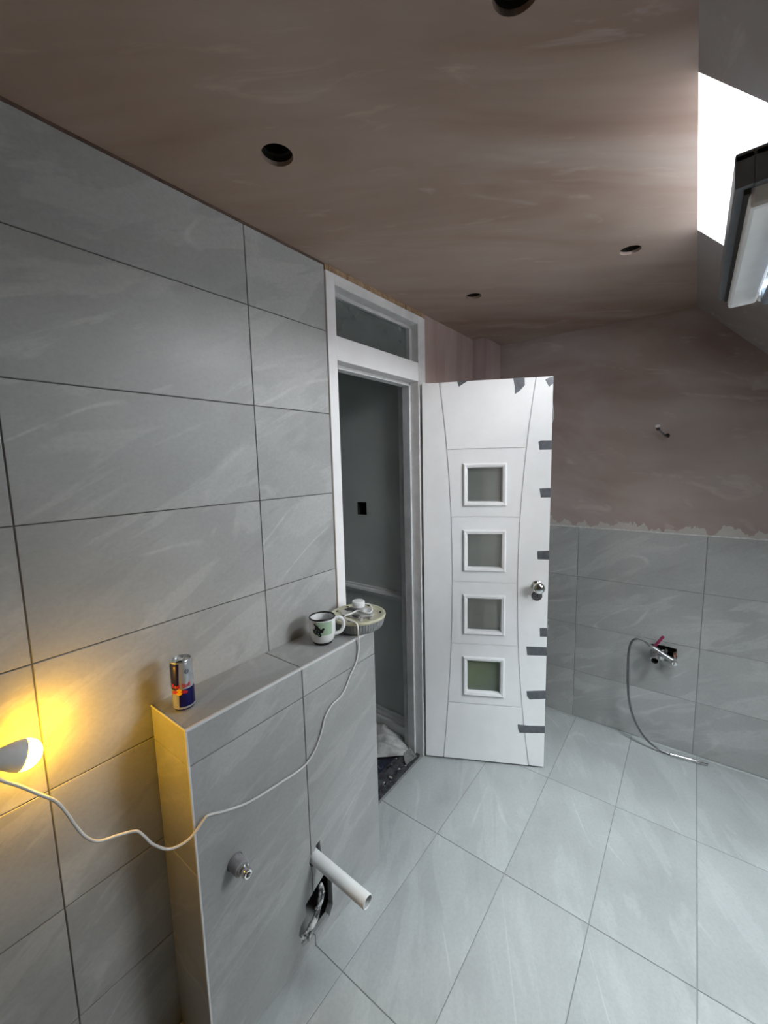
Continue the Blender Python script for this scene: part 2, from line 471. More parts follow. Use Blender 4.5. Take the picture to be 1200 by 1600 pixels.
# ------------------------------------------------------------------ roof window: fixed frame and pivoted sash swung into the room
win = empty('window_1', slope(WC, SD, 1.455), kind='structure', label='open centre-pivot roof window in the sloping ceiling', category='roof window')
rm = Matrix((Vector((Q, 0, -Q)), Vector((0, 1, 0)), Vector((Q, 0, Q)))).transposed().to_4x4()
def wpart(name, bm, m, par=None):
    o = obj(name, bm, m, par or win)
    o.matrix_local = rm; return o
hl, hw = WA, (OY1-OY0)/2
wpart('frame_rail', B(((-hl-0.045, -hw-0.045, 0.0), (-hl+0.004, hw+0.045, 0.09)), bev=0.003), m_white)
wpart('frame_rail', B(((hl-0.004, -hw-0.045, 0.0), (hl+0.045, hw+0.045, 0.09)), bev=0.003), m_white)
for s in (-1, 1):
    lo, hi = sorted((s*(hw-0.004), s*(hw+0.045)))
    wpart('frame_stile', B(((-hl, lo, 0.0), (hl, hi, 0.09)), bev=0.003), m_white)
wpart('flashing', B(((-hl-0.10, -hw-0.10, 0.085), (-hl-0.03, hw+0.10, 0.10)), ((hl+0.03, -hw-0.10, 0.085), (hl+0.10, hw+0.10, 0.10)),
                    ((-hl-0.03, -hw-0.10, 0.085), (hl+0.03, -hw-0.03, 0.10)), ((-hl-0.03, hw+0.03, 0.085), (hl+0.03, hw+0.10, 0.10))), m_steel_dk)
tilt = 0.042
sm = Matrix((Vector((math.cos(tilt), 0, math.sin(tilt))), Vector((0, 1, 0)), Vector((-math.sin(tilt), 0, math.cos(tilt))))).transposed().to_4x4()
m_clad = plain('dark_grey_cladding', (0.15, 0.165, 0.19), 0.4, nscale=20)
m_sash = plain('white_lacquered_pine', (0.86, 0.88, 0.90), 0.4, nscale=12, namp=0.04)
sw = hw - 0.012
SA = 0.612; SB = SA - 0.068
bm = B(((-SA, -sw, -0.032), (-SB, sw, 0.030)), ((SB, -sw, -0.032), (SA, sw, 0.030)),
       ((-SB, -sw, -0.032), (SB, -sw+0.06, 0.030)), ((-SB, sw-0.06, -0.032), (SB, sw, 0.030)), bev=0.008)
sash = obj('sash', bm, m_sash, win); sash.matrix_local = sm
def spart(name, bm, m, **k):
    return obj(name, bm, m, sash, **k)
cw = sw + 0.016; SC = SA + 0.022
for lo, hi in (((-SC, -cw, 0.004), (-SC+0.028, cw, 0.062)), ((SC-0.028, -cw, 0.004), (SC, cw, 0.062)),
               ((-SC+0.028, -cw, 0.004), (SC-0.028, -cw+0.022, 0.062)), ((-SC+0.028, cw-0.022, 0.004), (SC-0.028, cw, 0.062)),
               ((-SC, -cw, 0.050), (-SB+0.02, cw, 0.066)), ((SB-0.02, -cw, 0.050), (SC, cw, 0.066)),
               ((-SB, -cw, 0.050), (SB, -cw+0.085, 0.066)), ((-SB, cw-0.085, 0.050), (SB, cw, 0.066))):
    spart('cladding', B((lo, hi), bev=0.002), m_clad)
spart('pane', B(((-SB-0.01, -sw+0.05, 0.004), (SB+0.01, sw-0.05, 0.008))), m_glass)
spart('pane', B(((-SB-0.01, -sw+0.05, 0.020), (SB+0.01, sw-0.05, 0.024))), m_glass)
spart('seal_strip', B(((-SA-0.008, -sw-0.004, -0.006), (-SA+0.002, sw+0.004, 0.006))), m_black)
bx_ = -SB + 0.014
bm = tube(bmesh.new(), [(bx_, -sw+0.075, -0.050), (bx_, sw-0.075, -0.050)], 0.011, 12)
for s_ in (-1, 1): box(bm, (bx_-0.012, s_*(sw-0.09)-0.012, -0.052), (bx_+0.012, s_*(sw-0.09)+0.012, -0.020), 0.003)
spart('control_bar', bm, plain('blue_grey_aluminium', (0.34, 0.42, 0.52), 0.3, 0.7), shade=40)

# unseen ground far below, added to cut light from under the horizon
struct('ground', B(((-60, -60, -3.2), (60, 60, -3.0))), m_ground, 'unseen dull ground outside, added to cut light from below', 'ground')

# unseen terrace opposite the roof window, added to block low sky light
hs_ = empty('sky_blocking_terrace', (13.0, 1.0, -3.0), label='unseen brick terrace with slate roof, added outside to block low sky light', category='house')
m_brick = plain('dull_red_brick', (0.16, 0.085, 0.065), 0.9, nscale=3, namp=0.25)
m_slate = plain('dark_slate', (0.06, 0.063, 0.07), 0.7, nscale=4, namp=0.25)
obj('wall', B(((0, -16, 0), (7, 16, 5.6))), m_brick, hs_)
bm = bmesh.new()
prism(bm, [(-0.3, 5.5), (3.5, 8.4), (7.3, 5.5), (7.3, 5.35), (-0.3, 5.35)], -16.2, 16.2)
obj('roof', bm, m_slate, hs_)
for yy_ in (-11, -3.5, 4, 11.5):
    obj('chimney', B(((3.0, yy_-0.5, 7.6), (4.0, yy_+0.5, 9.2)), bev=0.03), m_brick, hs_)
    for zz_ in (0.9, 3.4):
        for d_ in (-2.2, 0.6):
            w_ = obj('window', B(((-0.04, yy_+d_, zz_), (0.06, yy_+d_+1.2, zz_+1.5))), m_white, hs_)
            obj('pane', B(((-0.05, yy_+d_+0.08, zz_+0.08), (-0.035, yy_+d_+1.12, zz_+1.42))), m_black, w_)

# ------------------------------------------------------------------ door frame with transom light
frame = empty('trim_1', (0, 1.53, 0), kind='structure', label='white door frame with a glazed transom above the opening', category='door frame')
def fpart(name, bm, m, **k):
    o = obj(name, bm, m, frame, **k); o.location = (0, -1.53, 0); return o
DY0, DY1 = 1.230, 1.806
ZT = 2.315
fpart('jamb', B(((-0.12, FY0+0.001, 0), (0.006, DY0, ZT)), bev=0.002), m_white)
fpart('jamb', B(((-0.12, DY1, 0), (0.006, FY1-0.001, ZT)), bev=0.002), m_white_old)
fpart('head_rail', B(((-0.12, DY0, 2.275), (0.006, DY1, ZT)), bev=0.002), m_white_old)
fpart('transom_rail', B(((-0.12, DY0, 2.004), (0.006, DY1, 2.094)), bev=0.002), m_white)
# glazing beads around the transom pane
for lo, hi in (((-0.06, DY0, 2.094), (-0.038, DY1, 2.108)), ((-0.06, DY0, 2.258), (-0.038, DY1, 2.275)),
               ((-0.06, DY0, 2.108), (-0.038, DY0+0.012, 2.258)), ((-0.06, DY1-0.022, 2.108), (-0.03, DY1, 2.258))):
    fpart('glazing_bead', B((lo, hi), bev=0.002), m_lining)
fpart('pane', B(((-0.056, DY0+0.004, 2.10), (-0.050, DY1-0.004, 2.268))), m_glass_t)
# door stops
fpart('door_stop', B(((-0.085, DY0, 0), (-0.042, DY0+0.012, 2.004)), bev=0.0015), m_lining)
fpart('door_stop', B(((-0.085, DY1-0.014, 0), (-0.042, DY1, 2.004)), bev=0.0015), m_lining)
fpart('door_stop', B(((-0.085, DY0+0.012, 1.988), (-0.042, DY1-0.014, 2.004)), bev=0.0015), m_white)
bm = bmesh.new()
for i in range(34):
    y0 = FY0 + (FY1-FY0)*i/34; y1 = FY0 + (FY1-FY0)*(i+1)/34
    box(bm, (-0.11, y0, ZT-0.001), (0.003+0.006*mnoise.noise((i*0.7, 5, 0)), y1, H+0.004))
fpart('foam_joint', bm, m_foam)
bm = bmesh.new()
for i in range(60):
    y0 = YF + (FY0-YF)*i/60; y1 = YF + (FY0-YF)*(i+1)/60
    box(bm, (-0.012, y0, H-0.008+0.003*mnoise.noise((i*0.6, 1, 0))), (0.001, y1, H+0.002))
struct('trim_2', bm, m_brown, 'ragged brown joint between ceiling plaster and left wall tiles', 'joint')
bm = B(((-0.120, FY0+.05, -0.05), (-0.012, DY1, -0.004)), ((-0.040, FY0+.05, -0.01), (-0.014, DY1, 0.004)), ((-0.095, FY0+.05, -0.01), (-0.060, DY1, 0.006)), bev=0.002)
fpart('threshold', bm, m_wood)

# crumbs of plaster and adhesive swept against the threshold
bm = bmesh.new()
for i in range(60):
    x = random.uniform(-0.115, -0.016); y = random.uniform(1.26, 1.76); q = random.uniform(0.002, 0.0065)
    t = bmesh.ops.create_icosphere(bm, subdivisions=1, radius=q)
    for v in t['verts']:
        v.co = Vector((v.co.x*random.uniform(0.7, 1.6), v.co.y*random.uniform(0.7, 1.9), v.co.z*0.5)) + Vector((x, y, 0.002))
obj('plaster_crumbs', bm, plain('pale_plaster_crumbs', (0.34, 0.33, 0.31), 0.95, nscale=60, namp=0.6), kind='stuff', label='pale crumbs of plaster scattered along the dark threshold', category='debris')

# ------------------------------------------------------------------ hall beyond the door
HY = 1.852
hall_floor_m, nt, b_ = mat('dark_patterned_carpet')
vc = objco(nt)
nz = noise(nt, vc, 28, 5, 0.65, 0.5)
cc = ramp(nt, nz, [(0.35, (0.006, 0.008, 0.016)), (0.55, (0.02, 0.025, 0.045)), (0.72, (0.10, 0.105, 0.115))])
nt.links.new(cc, b_.inputs['Base Color']); b_.inputs['Roughness'].default_value = 0.95
bump(nt, b_, noise(nt, vc, 160, 3), 0.6, 0.004)
struct('floor_hall', B(((-1.5, 0.2, -0.12), (-0.12, HY, -0.012))), hall_floor_m, 'dark navy mottled carpet in the hall', 'carpet')
whall = struct('wall_hall_side', B(((-1.5, HY, -0.12), (-0.12, HY+0.10, 2.5))), m_hall, 'grey-green hall wall seen through the doorway', 'wall')
boolean_cut(whall, [B(((-0.460, HY-0.02, 1.312), (-0.388, HY+0.045, 1.388)))])
struct('wall_hall_end', B(((-1.6, 0.1, -0.12), (-1.5, HY+0.1, 2.5))), m_hall, 'end wall of the dim hall', 'wall')
struct('wall_hall_near', B(((-1.5, 0.1, -0.12), (-0.12, 0.2, 2.5))), m_hall, 'near wall of the dim hall', 'wall')
struct('ceiling_hall', B(((-1.6, 0.1, 2.42), (-0.12, HY+0.1, 2.55))), m_hall, 'plain ceiling of the dim hall', 'ceiling')
# skirting and dado rail, each extruded along x from a moulded profile
def moulding(name, prof, label, cat):
    bm = bmesh.new()
    A = [bm.verts.new((-1.5, HY - d, z)) for d, z in prof]; C = [bm.verts.new((-0.125, HY - d, z)) for d, z in prof]
    for i in range(len(prof)):
        j = (i+1) % len(prof); bm.faces.new((A[i], A[j], C[j], C[i]))
    bm.faces.new(A[::-1]); bm.faces.new(C)
    return struct(name, bm, m_hallwhite, label, cat)
moulding('baseboard_hall', [(0, -0.012), (0.022, -0.012), (0.022, 0.098), (0.019, 0.104), (0.014, 0.108), (0.016, 0.118), (0.013, 0.130), (0.008, 0.138), (0.010, 0.146), (0.008, 0.156), (0, 0.156)],
         'moulded white skirting board along the hall wall', 'skirting')
moulding('trim_3', [(0, 0.836), (0.008, 0.838), (0.011, 0.850), (0.020, 0.856), (0.024, 0.868), (0.020, 0.880), (0.012, 0.884), (0.010, 0.893), (0, 0.895)],
         'white dado rail across the hall wall', 'dado rail')
bm = B(((-0.4585, HY+0.001, 1.3135), (-0.4575, HY+0.044, 1.3865)), ((-0.3905, HY+0.001, 1.3135), (-0.3895, HY+0.044, 1.3865)),
       ((-0.4585, HY+0.001, 1.3135), (-0.3895, HY+0.044, 1.3145)), ((-0.4585, HY+0.001, 1.3855), (-0.3895, HY+0.044, 1.3865)),
       ((-0.4585, HY+0.043, 1.3135), (-0.3895, HY+0.0445, 1.3865)), ((-0.456, HY+0.004, 1.345), (-0.448, HY+0.008, 1.355)), ((-0.400, HY+0.004, 1.345), (-0.392, HY+0.008, 1.355)))
sw_ = obj('switch_box', bm, m_void, label='empty dark switch back box sunk in hall wall', category='switch box')

# crumpled dust sheet lying in the doorway
bm = bmesh.new()
nx, ny = 46, 34
vg = {}
for i in range(nx+1):
    for j in range(ny+1):
        a, b = i/nx, j/ny
        x = -0.46 + 0.40*a
        yf = 1.630 + max(0.0, x + 0.20)*0.95 + 0.008*mnoise.noise((a*7, 7.7, 0))
        y = yf + (1.828 - yf)*b
        e = max(0.0, min(1.0, min((1-a)*2.6, a*4 + 0.2, b*2.4 + 0.10)))
        fold = mnoise.noise((a*3.0 + b*2.2, b*2.6 - a*2.4, 1.2)); f2 = mnoise.noise((a*7 - b*5, b*6 + a*3, 4.2))
        z = -0.006 + 0.070*(e**0.6)*(0.80 + 0.55*fold) + 0.016*f2*e - 0.012*max(0, b-0.75)*4*e
        x += 0.012*f2*e
        vg[i, j] = bm.verts.new((x, min(y, HY-0.028), max(z, -0.004)))
for i in range(nx):
    for j in range(ny): bm.faces.new((vg[i, j], vg[i+1, j], vg[i+1, j+1], vg[i, j+1]))
m_cloth, nt, b_ = mat('grubby_white_cloth')
vc = objco(nt)
nt.links.new(ramp(nt, noise(nt, vc, 14, 6, 0.7), [(0.3, g(0.26)), (0.7, (0.56, 0.56, 0.55))]), b_.inputs['Base Color'])
b_.inputs['Roughness'].default_value = 0.95
bump(nt, b_, noise(nt, vc, 60, 6, 0.7), 0.5, 0.006)
cl = obj('dust_sheet', bm, m_cloth, label='crumpled grubby white cloth heaped on the hall carpet by the threshold', category='cloth', shade='all')
md = cl.modifiers.new('thick', 'SOLIDIFY'); md.thickness = 0.003
# torn scrap of dark card beside the sheet
bm = bmesh.new()
pts = [(-0.075, 1.795), (-0.015, 1.770), (-0.030, 1.690), (-0.052, 1.705), (-0.085, 1.745)]
prism(bm, pts, 0.008, 0.011, ax='xy')
for v in bm.verts: v.co.z += 0.18*max(0, v.co.y - 1.715) * (1 if v.co.x < -0.03 else 0.4)
obj('card_scrap', bm, plain('dirty_grey_card', (0.20, 0.20, 0.20), 0.9, nscale=30, namp=0.4), label='torn dark grey scrap on the threshold beside the crumpled cloth', category='scrap')

# ------------------------------------------------------------------ tiled boxing (concealed cistern)
BX, BZ, BY0, BY1 = 0.182, 0.991, 0.467, 1.189
BJ = 0.8306
boxing = struct('wall_boxing', B(((-0.006, BY0+0.0085, 0.0), (BX-0.0085, BY1-0.0085, BZ-0.0085))), m_grout_l,
                'low grey tiled boxing with a ledge projecting from the left wall', 'half wall')
hole = [(0.899, 0.186), (0.916, 0.152), (0.917, 0.085), (0.899, 0.050), (0.850, 0.043), (0.795, 0.052), (0.775, 0.060), (0.763, 0.116), (0.773, 0.140), (0.798, 0.156), (0.796, 0.194), (0.850, 0.215)]
hole = [(0.908, 0.205), (0.917, 0.160), (0.917, 0.078), (0.899, 0.048), (0.835, 0.042), (0.795, 0.053), (0.775, 0.058), (0.764, 0.116), (0.773, 0.138), (0.798, 0.154), (0.797, 0.192), (0.880, 0.226)]
def cuts():
    c1 = prism(bmesh.new(), hole, 0.10, 0.20, ax='yz')
    c2 = L([(0.0265, 0.0), (0.0265, 0.12)], seg=24, axis=(1,0,0), org=(0.09, 0.848, 0.322))
    c3 = prism(bmesh.new(), [(0.840, 0.330), (0.853, 0.362), (0.871, 0.366), (0.873, 0.330)], 0.10, 0.20, ax='yz')
    c4 = L([(0.0235, 0.0), (0.0235, 0.12)], seg=24, axis=(1,0,0), org=(0.09, 0.567, 0.553))
    return [c1, c2, c3, c4]
boolean_cut(boxing, [B(((0.01, BY0+0.03, 0.012), (BX-0.022, BY1-0.03, BZ-0.03)))])
boolean_cut(boxing, cuts())
zc = [0.295, 0.595, 0.8946]
front_tiles = []
for y0, y1 in ((BY0+0.0015, BJ), (BJ, BY1)):
    for z0, z1 in ((0.0, 0.8946), (0.8946, BZ-0.0015)):
        front_tiles.append(((y0, y1, z0, z1), tile(boxing, 'left', (BX, (y0+y1)/2, (z0+z1)/2), y1-y0, z1-z0, m_tile_wall)))
for (y0, y1, z0, z1), t in front_tiles:
    if z1 > 0.95: continue
    t.data = t.data.copy(); boolean_cut(t, cuts())
for z0, z1 in spans(zc, 0.0, BZ-0.0015):
    tile(boxing, 'back', (BX/2, BY0, (z0+z1)/2), BX-0.002, z1-z0, m_tile_wall)
    o = tile(boxing, 'back', (BX/2, BY1, (z0+z1)/2), BX, z1-z0, m_tile_wall); o.rotation_euler.z += math.pi
for y0, y1 in ((BY0+0.0015, BJ), (BJ, BY1)):
    tile(boxing, 'floor', ((BX-0.0015)/2, (y0+y1)/2, BZ), y1-y0, BX-0.0015, m_tile_wall)
e = 0.0062
obj('tile_trim', B(((BX-e, BY0-0.0008, BZ-e), (BX+0.0012, BY1+0.0008, BZ+0.0012)), bev=0.001), m_trim, boxing)
obj('tile_trim', B(((BX-0.004, BY0-0.0012, 0), (BX+0.0012, BY0+0.004, BZ-e)), bev=0.0008), m_trim, boxing)
obj('tile_trim', B(((0.001, BY0-0.0010, BZ-0.003), (BX-e, BY0+0.002, BZ+0.0010)), bev=0.0006), m_trim, boxing)
# torn white sleeve round the soil outlet hole
bm = bmesh.new()
pth = smooth_path([(0.160, 0.772, 0.060), (0.168, 0.800, 0.066), (0.170, 0.835, 0.078), (0.168, 0.862, 0.102), (0.160, 0.884, 0.132), (0.150, 0.893, 0.160)], 7)
tube(bm, pth, lambda i: 0.0085 + 0.0045*mnoise.noise((i*0.45, 0.3, 0)), 9)
for v in bm.verts: v.co += Vector((0, 1, 1))*0.004*mnoise.noise(v.co*90)
for (p, q) in (((0.165, 0.868, 0.112), (0.174, 0.842, 0.128)), ((0.165, 0.872, 0.118), (0.172, 0.888, 0.150)), ((0.168, 0.82, 0.07), (0.18, 0.805, 0.05))):
    tube(bm, [p, ((p[0]+q[0])/2+0.004, (p[1]+q[1])/2, (p[2]+q[2])/2), q], 0.0042, 7)
m_seal, nt, b_ = mat('torn_dirty_sealant')
nt.links.new(ramp(nt, noise(nt, objco(nt), 55, 5, 0.7), [(0.42, g(0.05)), (0.56, g(0.55))]), b_.inputs['Base Color'])
b_.inputs['Roughness'].default_value = 0.8
obj('sealant', bm, m_seal, boxing, shade='all')

# flush pipe
fp = empty('flush_pipe', (0.182, 0.848, 0.322), label='white plastic pipe stub sticking out of the tiled boxing', category='pipe')
dirp = Vector((0.228, -0.004, -0.004)).normalized()
bm = L([(0.0205, -0.10), (0.0205, 0.226), (0.0195, 0.2275), (0.0180, 0.2275), (0.0178, 0.224)], seg=32, axis=dirp, cap0=False, cap1=False)
obj('pipe', bm, m_pvc, fp, shade=40)
obj('bore', L([(0.0178, 0.224), (0.0178, -0.08)], seg=32, axis=dirp, cap0=False), m_pvc_in, fp, shade=40)
# stop valve
sv = empty('stop_valve', (0.182, 0.567, 0.553), label='grey sleeve with chrome valve tip projecting from the tiled boxing', category='valve')
obj('sleeve', L([(0.0215, -0.06), (0.0215, 0.030), (0.0200, 0.033), (0.014, 0.033)], seg=28, axis=(1,0,0)), plain('grey_plastic_sleeve', (0.33, 0.33, 0.35), 0.45, nscale=30), sv, shade=40)
bm = L([(0.0150, 0.033), (0.0165, 0.036), (0.0165, 0.042), (0.0130, 0.046), (0.0130, 0.056), (0.0110, 0.060), (0.0070, 0.060), (0.0070, 0.050)], seg=24, axis=(1,0,0))
obj('nut', bm, m_chrome, sv, shade=35)
obj('spindle', L([(0.0045, 0.05), (0.0045, 0.063), (0.003, 0.0645)], seg=12, axis=(1,0,0)), m_steel_dk, sv, shade=35)

# ------------------------------------------------------------------ the open door
DA = 0.476
door = empty('door_1', (0.0219, 1.8107, 0.012), DA, kind='structure', label='open white door with four square frosted panes and taped edges', category='door')
DW, DH = 0.612, 1.981
WZ = [(1.374, 1.586), (1.040, 1.255), (0.706, 0.921), (0.370, 0.586)]      # outer edges of the four glazing frames
WX0, WX1 = 0.198, 0.408
ins = 0.014
# core with four openings
bm = bmesh.new()
y0, y1 = 0.006, 0.040
box(bm, (0, y0, 0), (WX0+ins, y1, DH)); box(bm, (WX1-ins, y0, 0), (DW, y1, DH))
zs = [0.0] + [v for a, b in sorted(WZ) for v in (a+ins, b-ins)] + [DH]
for i in range(0, len(zs), 2): box(bm, (WX0+ins, y0, zs[i]), (WX1-ins, y1, zs[i+1]))
leaf = obj('leaf', bm, m_white, door)
# face panels separated by narrow grooves
def lx(z): # left groove
    return 0.143 - 0.060*abs((z-1.05)/0.95)**2.0 if z > 1.05 else 0.143 - 0.050*abs((z-1.05)/1.05)**2.0
def rx(z):
    return 0.465 + 0.072*abs((z-1.0)/1.0)**2.0
GR = 0.0028
zz = [DH*i/40 for i in range(41)]
def pnl(outline, holes=()):
    bm = prism(bmesh.new(), outline, 0.0, 0.006, holes)
    o = obj('panel', bm, m_white, door); return o
pnl([(0, 0)] + [(lx(z)-GR, z) for z in zz] + [(0, DH)])
pnl([(DW, DH)] + [(rx(z)+GR, z) for z in reversed(zz)] + [(DW, 0)])
cuts_z = [0.0, 0.322, 0.654, 0.985, 1.320, 1.656, DH]
for k in range(6):
    a = cuts_z[k] + (GR if k else 0); b = cuts_z[k+1] - (GR if k < 5 else 0)
    zs_ = [a + (b-a)*i/8 for i in range(9)]
    out = [(lx(z)+GR, z) for z in zs_] + [(rx(z)-GR, z) for z in reversed(zs_)]
    hs = [[(WX0+ins, z0+ins), (WX1-ins, z0+ins), (WX1-ins, z1-ins), (WX0+ins, z1-ins)] for z0, z1 in WZ if a < z0 < b]
    pnl(out, hs)
for z0, z1 in WZ:
    bm = ring_frame(bmesh.new(), WX0, WX1, z0, z1, [(0, -0.0005), (0, 0.004), (0.003, 0.009), (0.008, 0.0115), (0.012, 0.010), (0.0185, 0.008), (0.021, 0.004), (0.024, -0.014)])
    gf = obj('glazing_frame', bm, m_white, door)
    bm = ring_frame(bmesh.new(), WX0, WX1, z0, z1, [(0, -0.0005), (0, 0.004), (0.008, 0.0105), (0.0185, 0.008), (0.024, -0.014)], face=1, y0=0.040)
    obj('glazing_frame', bm, m_white, door)
    obj('pane', B(((WX0+0.018, 0.015, z0+0.018), (WX1-0.018, 0.021, z1-0.018))), m_frost, door)
# knobs and escutcheons
for s, yb in ((-1, 0.0), (1, 0.040)):
    hd = obj('door_handle', L([(0.0255, 0.0), (0.0262, 0.004), (0.022, 0.008), (0.011, 0.010), (0.0098, 0.026), (0.016, 0.032), (0.0245, 0.042), (0.0275, 0.052), (0.0262, 0.061), (0.019, 0.068), (0.008, 0.0705)],
                    seg=32, axis=(0, s, 0), org=(0.559, yb, 0.978)), m_chrome, door, shade='all', label='chrome door knob')
obj('escutcheon', L([(0.0255, 0.0), (0.0255, 0.0035), (0.0235, 0.006), (0.0, 0.0062)], seg=32, axis=(0, -1, 0), org=(0.560, 0, 0.924), cap1=False), m_steel_dk, door, shade=40, label='dark steel keyhole plate')
bm = L([(0.0034, 0.0058), (0.0034, 0.0068)], seg=14, axis=(0, -1, 0), org=(0.561, 0, 0.929)); box(bm, (0.5588, -0.0068, 0.915), (0.5632, -0.0058, 0.929))
obj('keyhole', bm, m_void, door)
# hinges: knuckle on the far arris and leaves on edge and jamb
for z in (0.255, 0.975, 1.735):
    bm = B(((-0.0016, 0.006, z), (-0.0002, 0.040, z+0.10)))
    tube(bm, [(-0.004, 0.044, z), (-0.004, 0.044, z+0.10)], 0.0052, 12)
    obj('hinge', bm, m_black if z != 0.975 else m_steel, door, shade=40, label='dark butt hinge' if z != 0.975 else 'grey butt hinge')
# duct tape tabs folded over the edges
TAPE = [[(0.171, 1.9815), (0.221, 1.9815), (0.178, 1.956)],
        [(0.432, 1.9815), (0.483, 1.9815), (0.485, 1.947), (0.462, 1.922), (0.440, 1.908), (0.440, 1.936)],
        [(0.576, 1.968), (0.594, 1.976), (0.6125, 1.979), (0.6125, 1.950), (0.594, 1.934)],
        [(0.551, 1.680), (0.562, 1.687), (0.6125, 1.686), (0.6125, 1.643), (0.557, 1.643), (0.555, 1.66)],
        [(0.561, 1.458), (0.6125, 1.460), (0.6125, 1.415), (0.568, 1.414)],
        [(0.557, 1.150), (0.6125, 1.153), (0.6125, 1.108), (0.559, 1.109)],
        [(0.577, 0.757), (0.6125, 0.759), (0.6125, 0.712), (0.579, 0.711)],
        [(0.514, 0.655), (0.6125, 0.657), (0.6125, 0.611), (0.519, 0.609)],
        [(0.519, 0.414), (0.56, 0.419), (0.6125, 0.424), (0.6125, 0.380), (0.535, 0.369), (0.523, 0.385)],
        [(0.478, 0.226), (0.53, 0.224), (0.6125, 0.229), (0.6125, 0.190), (0.488, 0.180), (0.480, 0.200)]]
for i, t in enumerate(TAPE):
    bm = prism(bmesh.new(), t, -0.0011, -0.0002)
    if i < 2:
        xs = [p[0] for p in t]; box(bm, (min(xs), -0.0011, DH+0.0002), (max(xs)-0.01, 0.0412, DH+0.0011))
    else:
        zs_ = [p[1] for p in t]; box(bm, (DW+0.0002, -0.0011, min(zs_)+0.008), (DW+0.0012, 0.0412, max(zs_)-0.008))
    obj('tape', bm, m_duct, door)
# loose ends of film and tape along the far arris
m_film = plain('milky_plastic_film', (0.62, 0.64, 0.66), 0.3, nscale=25)
def strip(name, pts, w, m):
    bm = bmesh.new(); P = smooth_path(pts, 5)
    a = [bm.verts.new((p.x, p.y, p.z)) for p in P]; b = [bm.verts.new((p.x - 0.004, p.y + w, p.z)) for p in P]
    for i in range(len(P)-1): bm.faces.new((a[i], a[i+1], b[i+1], b[i]))
    o = obj(name, bm, m, door, shade='all')
    md = o.modifiers.new('t', 'SOLIDIFY'); md.thickness = 0.0008
strip('film', [(0.612, 0.040, 1.965), (0.619, 0.041, 1.90), (0.622, 0.042, 1.86), (0.628, 0.043, 1.82), (0.628, 0.044, 1.79), (0.614, 0.042, 1.74), (0.613, 0.041, 1.66)], 0.012, m_film)
strip('film', [(0.613, 0.041, 1.62), (0.616, 0.041, 1.50), (0.613, 0.041, 1.42)], 0.010, m_film)
strip('film', [(0.612, 0.041, 0.80), (0.626, 0.043, 0.785), (0.622, 0.046, 0.765), (0.628, 0.045, 0.745), (0.614, 0.042, 0.70)], 0.016, m_film)
strip('film', [(0.613, 0.041, 0.17), (0.617, 0.043, 0.12), (0.622, 0.046, 0.09), (0.616, 0.044, 0.06)], 0.014, m_film)
# something green leaning against the back of the door, seen through the lowest pane
dirx = Vector((math.cos(DA), math.sin(DA), 0)); dirn = Vector((-math.sin(DA), math.cos(DA), 0))
tubo = empty('green_tub', Vector((0.0219, 1.8107, 0.0)) + dirx*0.29 + dirn*0.17, DA, label='green plastic tub behind the door seen through its lowest pane', category='tub')
m_green = plain('olive_green_plastic', (0.30, 0.29, 0.006), 0.5, nscale=7, namp=0.25)
bm = B(((-0.16, -0.10, 0.0), (0.16, 0.10, 0.60)), bev=0.02)
obj('tub_body', bm, m_green, tubo)
obj('rim', B(((-0.168, -0.108, 0.585), (0.168, 0.108, 0.605)), bev=0.006), m_green, tubo)

# ------------------------------------------------------------------ shower valve on the back wall, hose, stub
YT = YB - 0.0065
def cavity(depth):      # rough rectangular cut-out behind the valve
    return [prism(bmesh.new(), [(0.973, 0.575), (1.030, 0.579), (1.091, 0.574), (1.089, 0.552), (1.084, 0.548), (1.092, 0.538), (1.091, 0.497), (1.040, 0.492), (0.974, 0.494), (0.971, 0.53)], YB-0.05, YB+depth)]
for o in [wall_back] + list(wall_back.children):
    if o.name.startswith('grout_bed') or o is wall_back: boolean_cut(o, cavity(0.085))
    elif o.name.startswith('tile') and abs(o.location.x-0.8825) < 0.05 and abs(o.location.z-0.45) < 0.05:
        o.data = o.data.copy()
        boolean_cut(o, cavity(0.085))
bm = B(((0.965, YB+0.078, 0.486), (1.097, YB+0.083, 0.584)))
obj('cavity_lining', bm, m_void, wall_back)
sh = empty('shower_valve', (1.03, YT, 0.53), label='unfinished chrome shower valve in a dark hole in back wall tiles', category='valve')
Yv = -0.055
bm = tube(bmesh.new(), smooth_path([(-0.055, Yv, 0.050), (-0.020, Yv-0.004, 0.034), (0.030, Yv-0.008, 0.008), (0.048, Yv-0.010, -0.001)], 4), lambda i: 0.0095 + 0.006*(i/12), 14)
lathe(bm, [(0.013, -0.008), (0.014, -0.004), (0.014, 0.004), (0.013, 0.008)], seg=20, axis=(1, 0, -0.45), org=(-0.040, Yv-0.002, 0.043))
lathe(bm, [(0.010, -0.008), (0.0115, -0.003), (0.0115, 0.003), (0.010, 0.008)], seg=20, axis=(1, 0, -0.45), org=(-0.016, Yv-0.004, 0.032))
obj('bar', bm, m_steel, sh, shade=45)
obj('end_cap', L([(0.013, 0.03), (0.015, -0.002), (0.015, -0.018), (0.012, -0.022)], seg=24, axis=(-0.1, 1, 0.1), org=(0.052, Yv-0.012, -0.003)), m_chrome, sh, shade=40)
obj('slot', B(((0.050, Yv-0.037, -0.012), (0.053, Yv-0.032, 0.008))), m_steel_dk, sh)
bm = L([(0.019, 0.0), (0.019, 0.050), (0.0215, 0.052), (0.0215, 0.062), (0.0175, 0.064), (0.0175, 0.090), (0.0205, 0.092), (0.0205, 0.118), (0.0165, 0.119), (0.0160, 0.095)], seg=24, axis=(0, -1, -0.12), org=(-0.032, 0, 0.014))
obj('inlet_body', bm, m_steel, sh, shade=35)
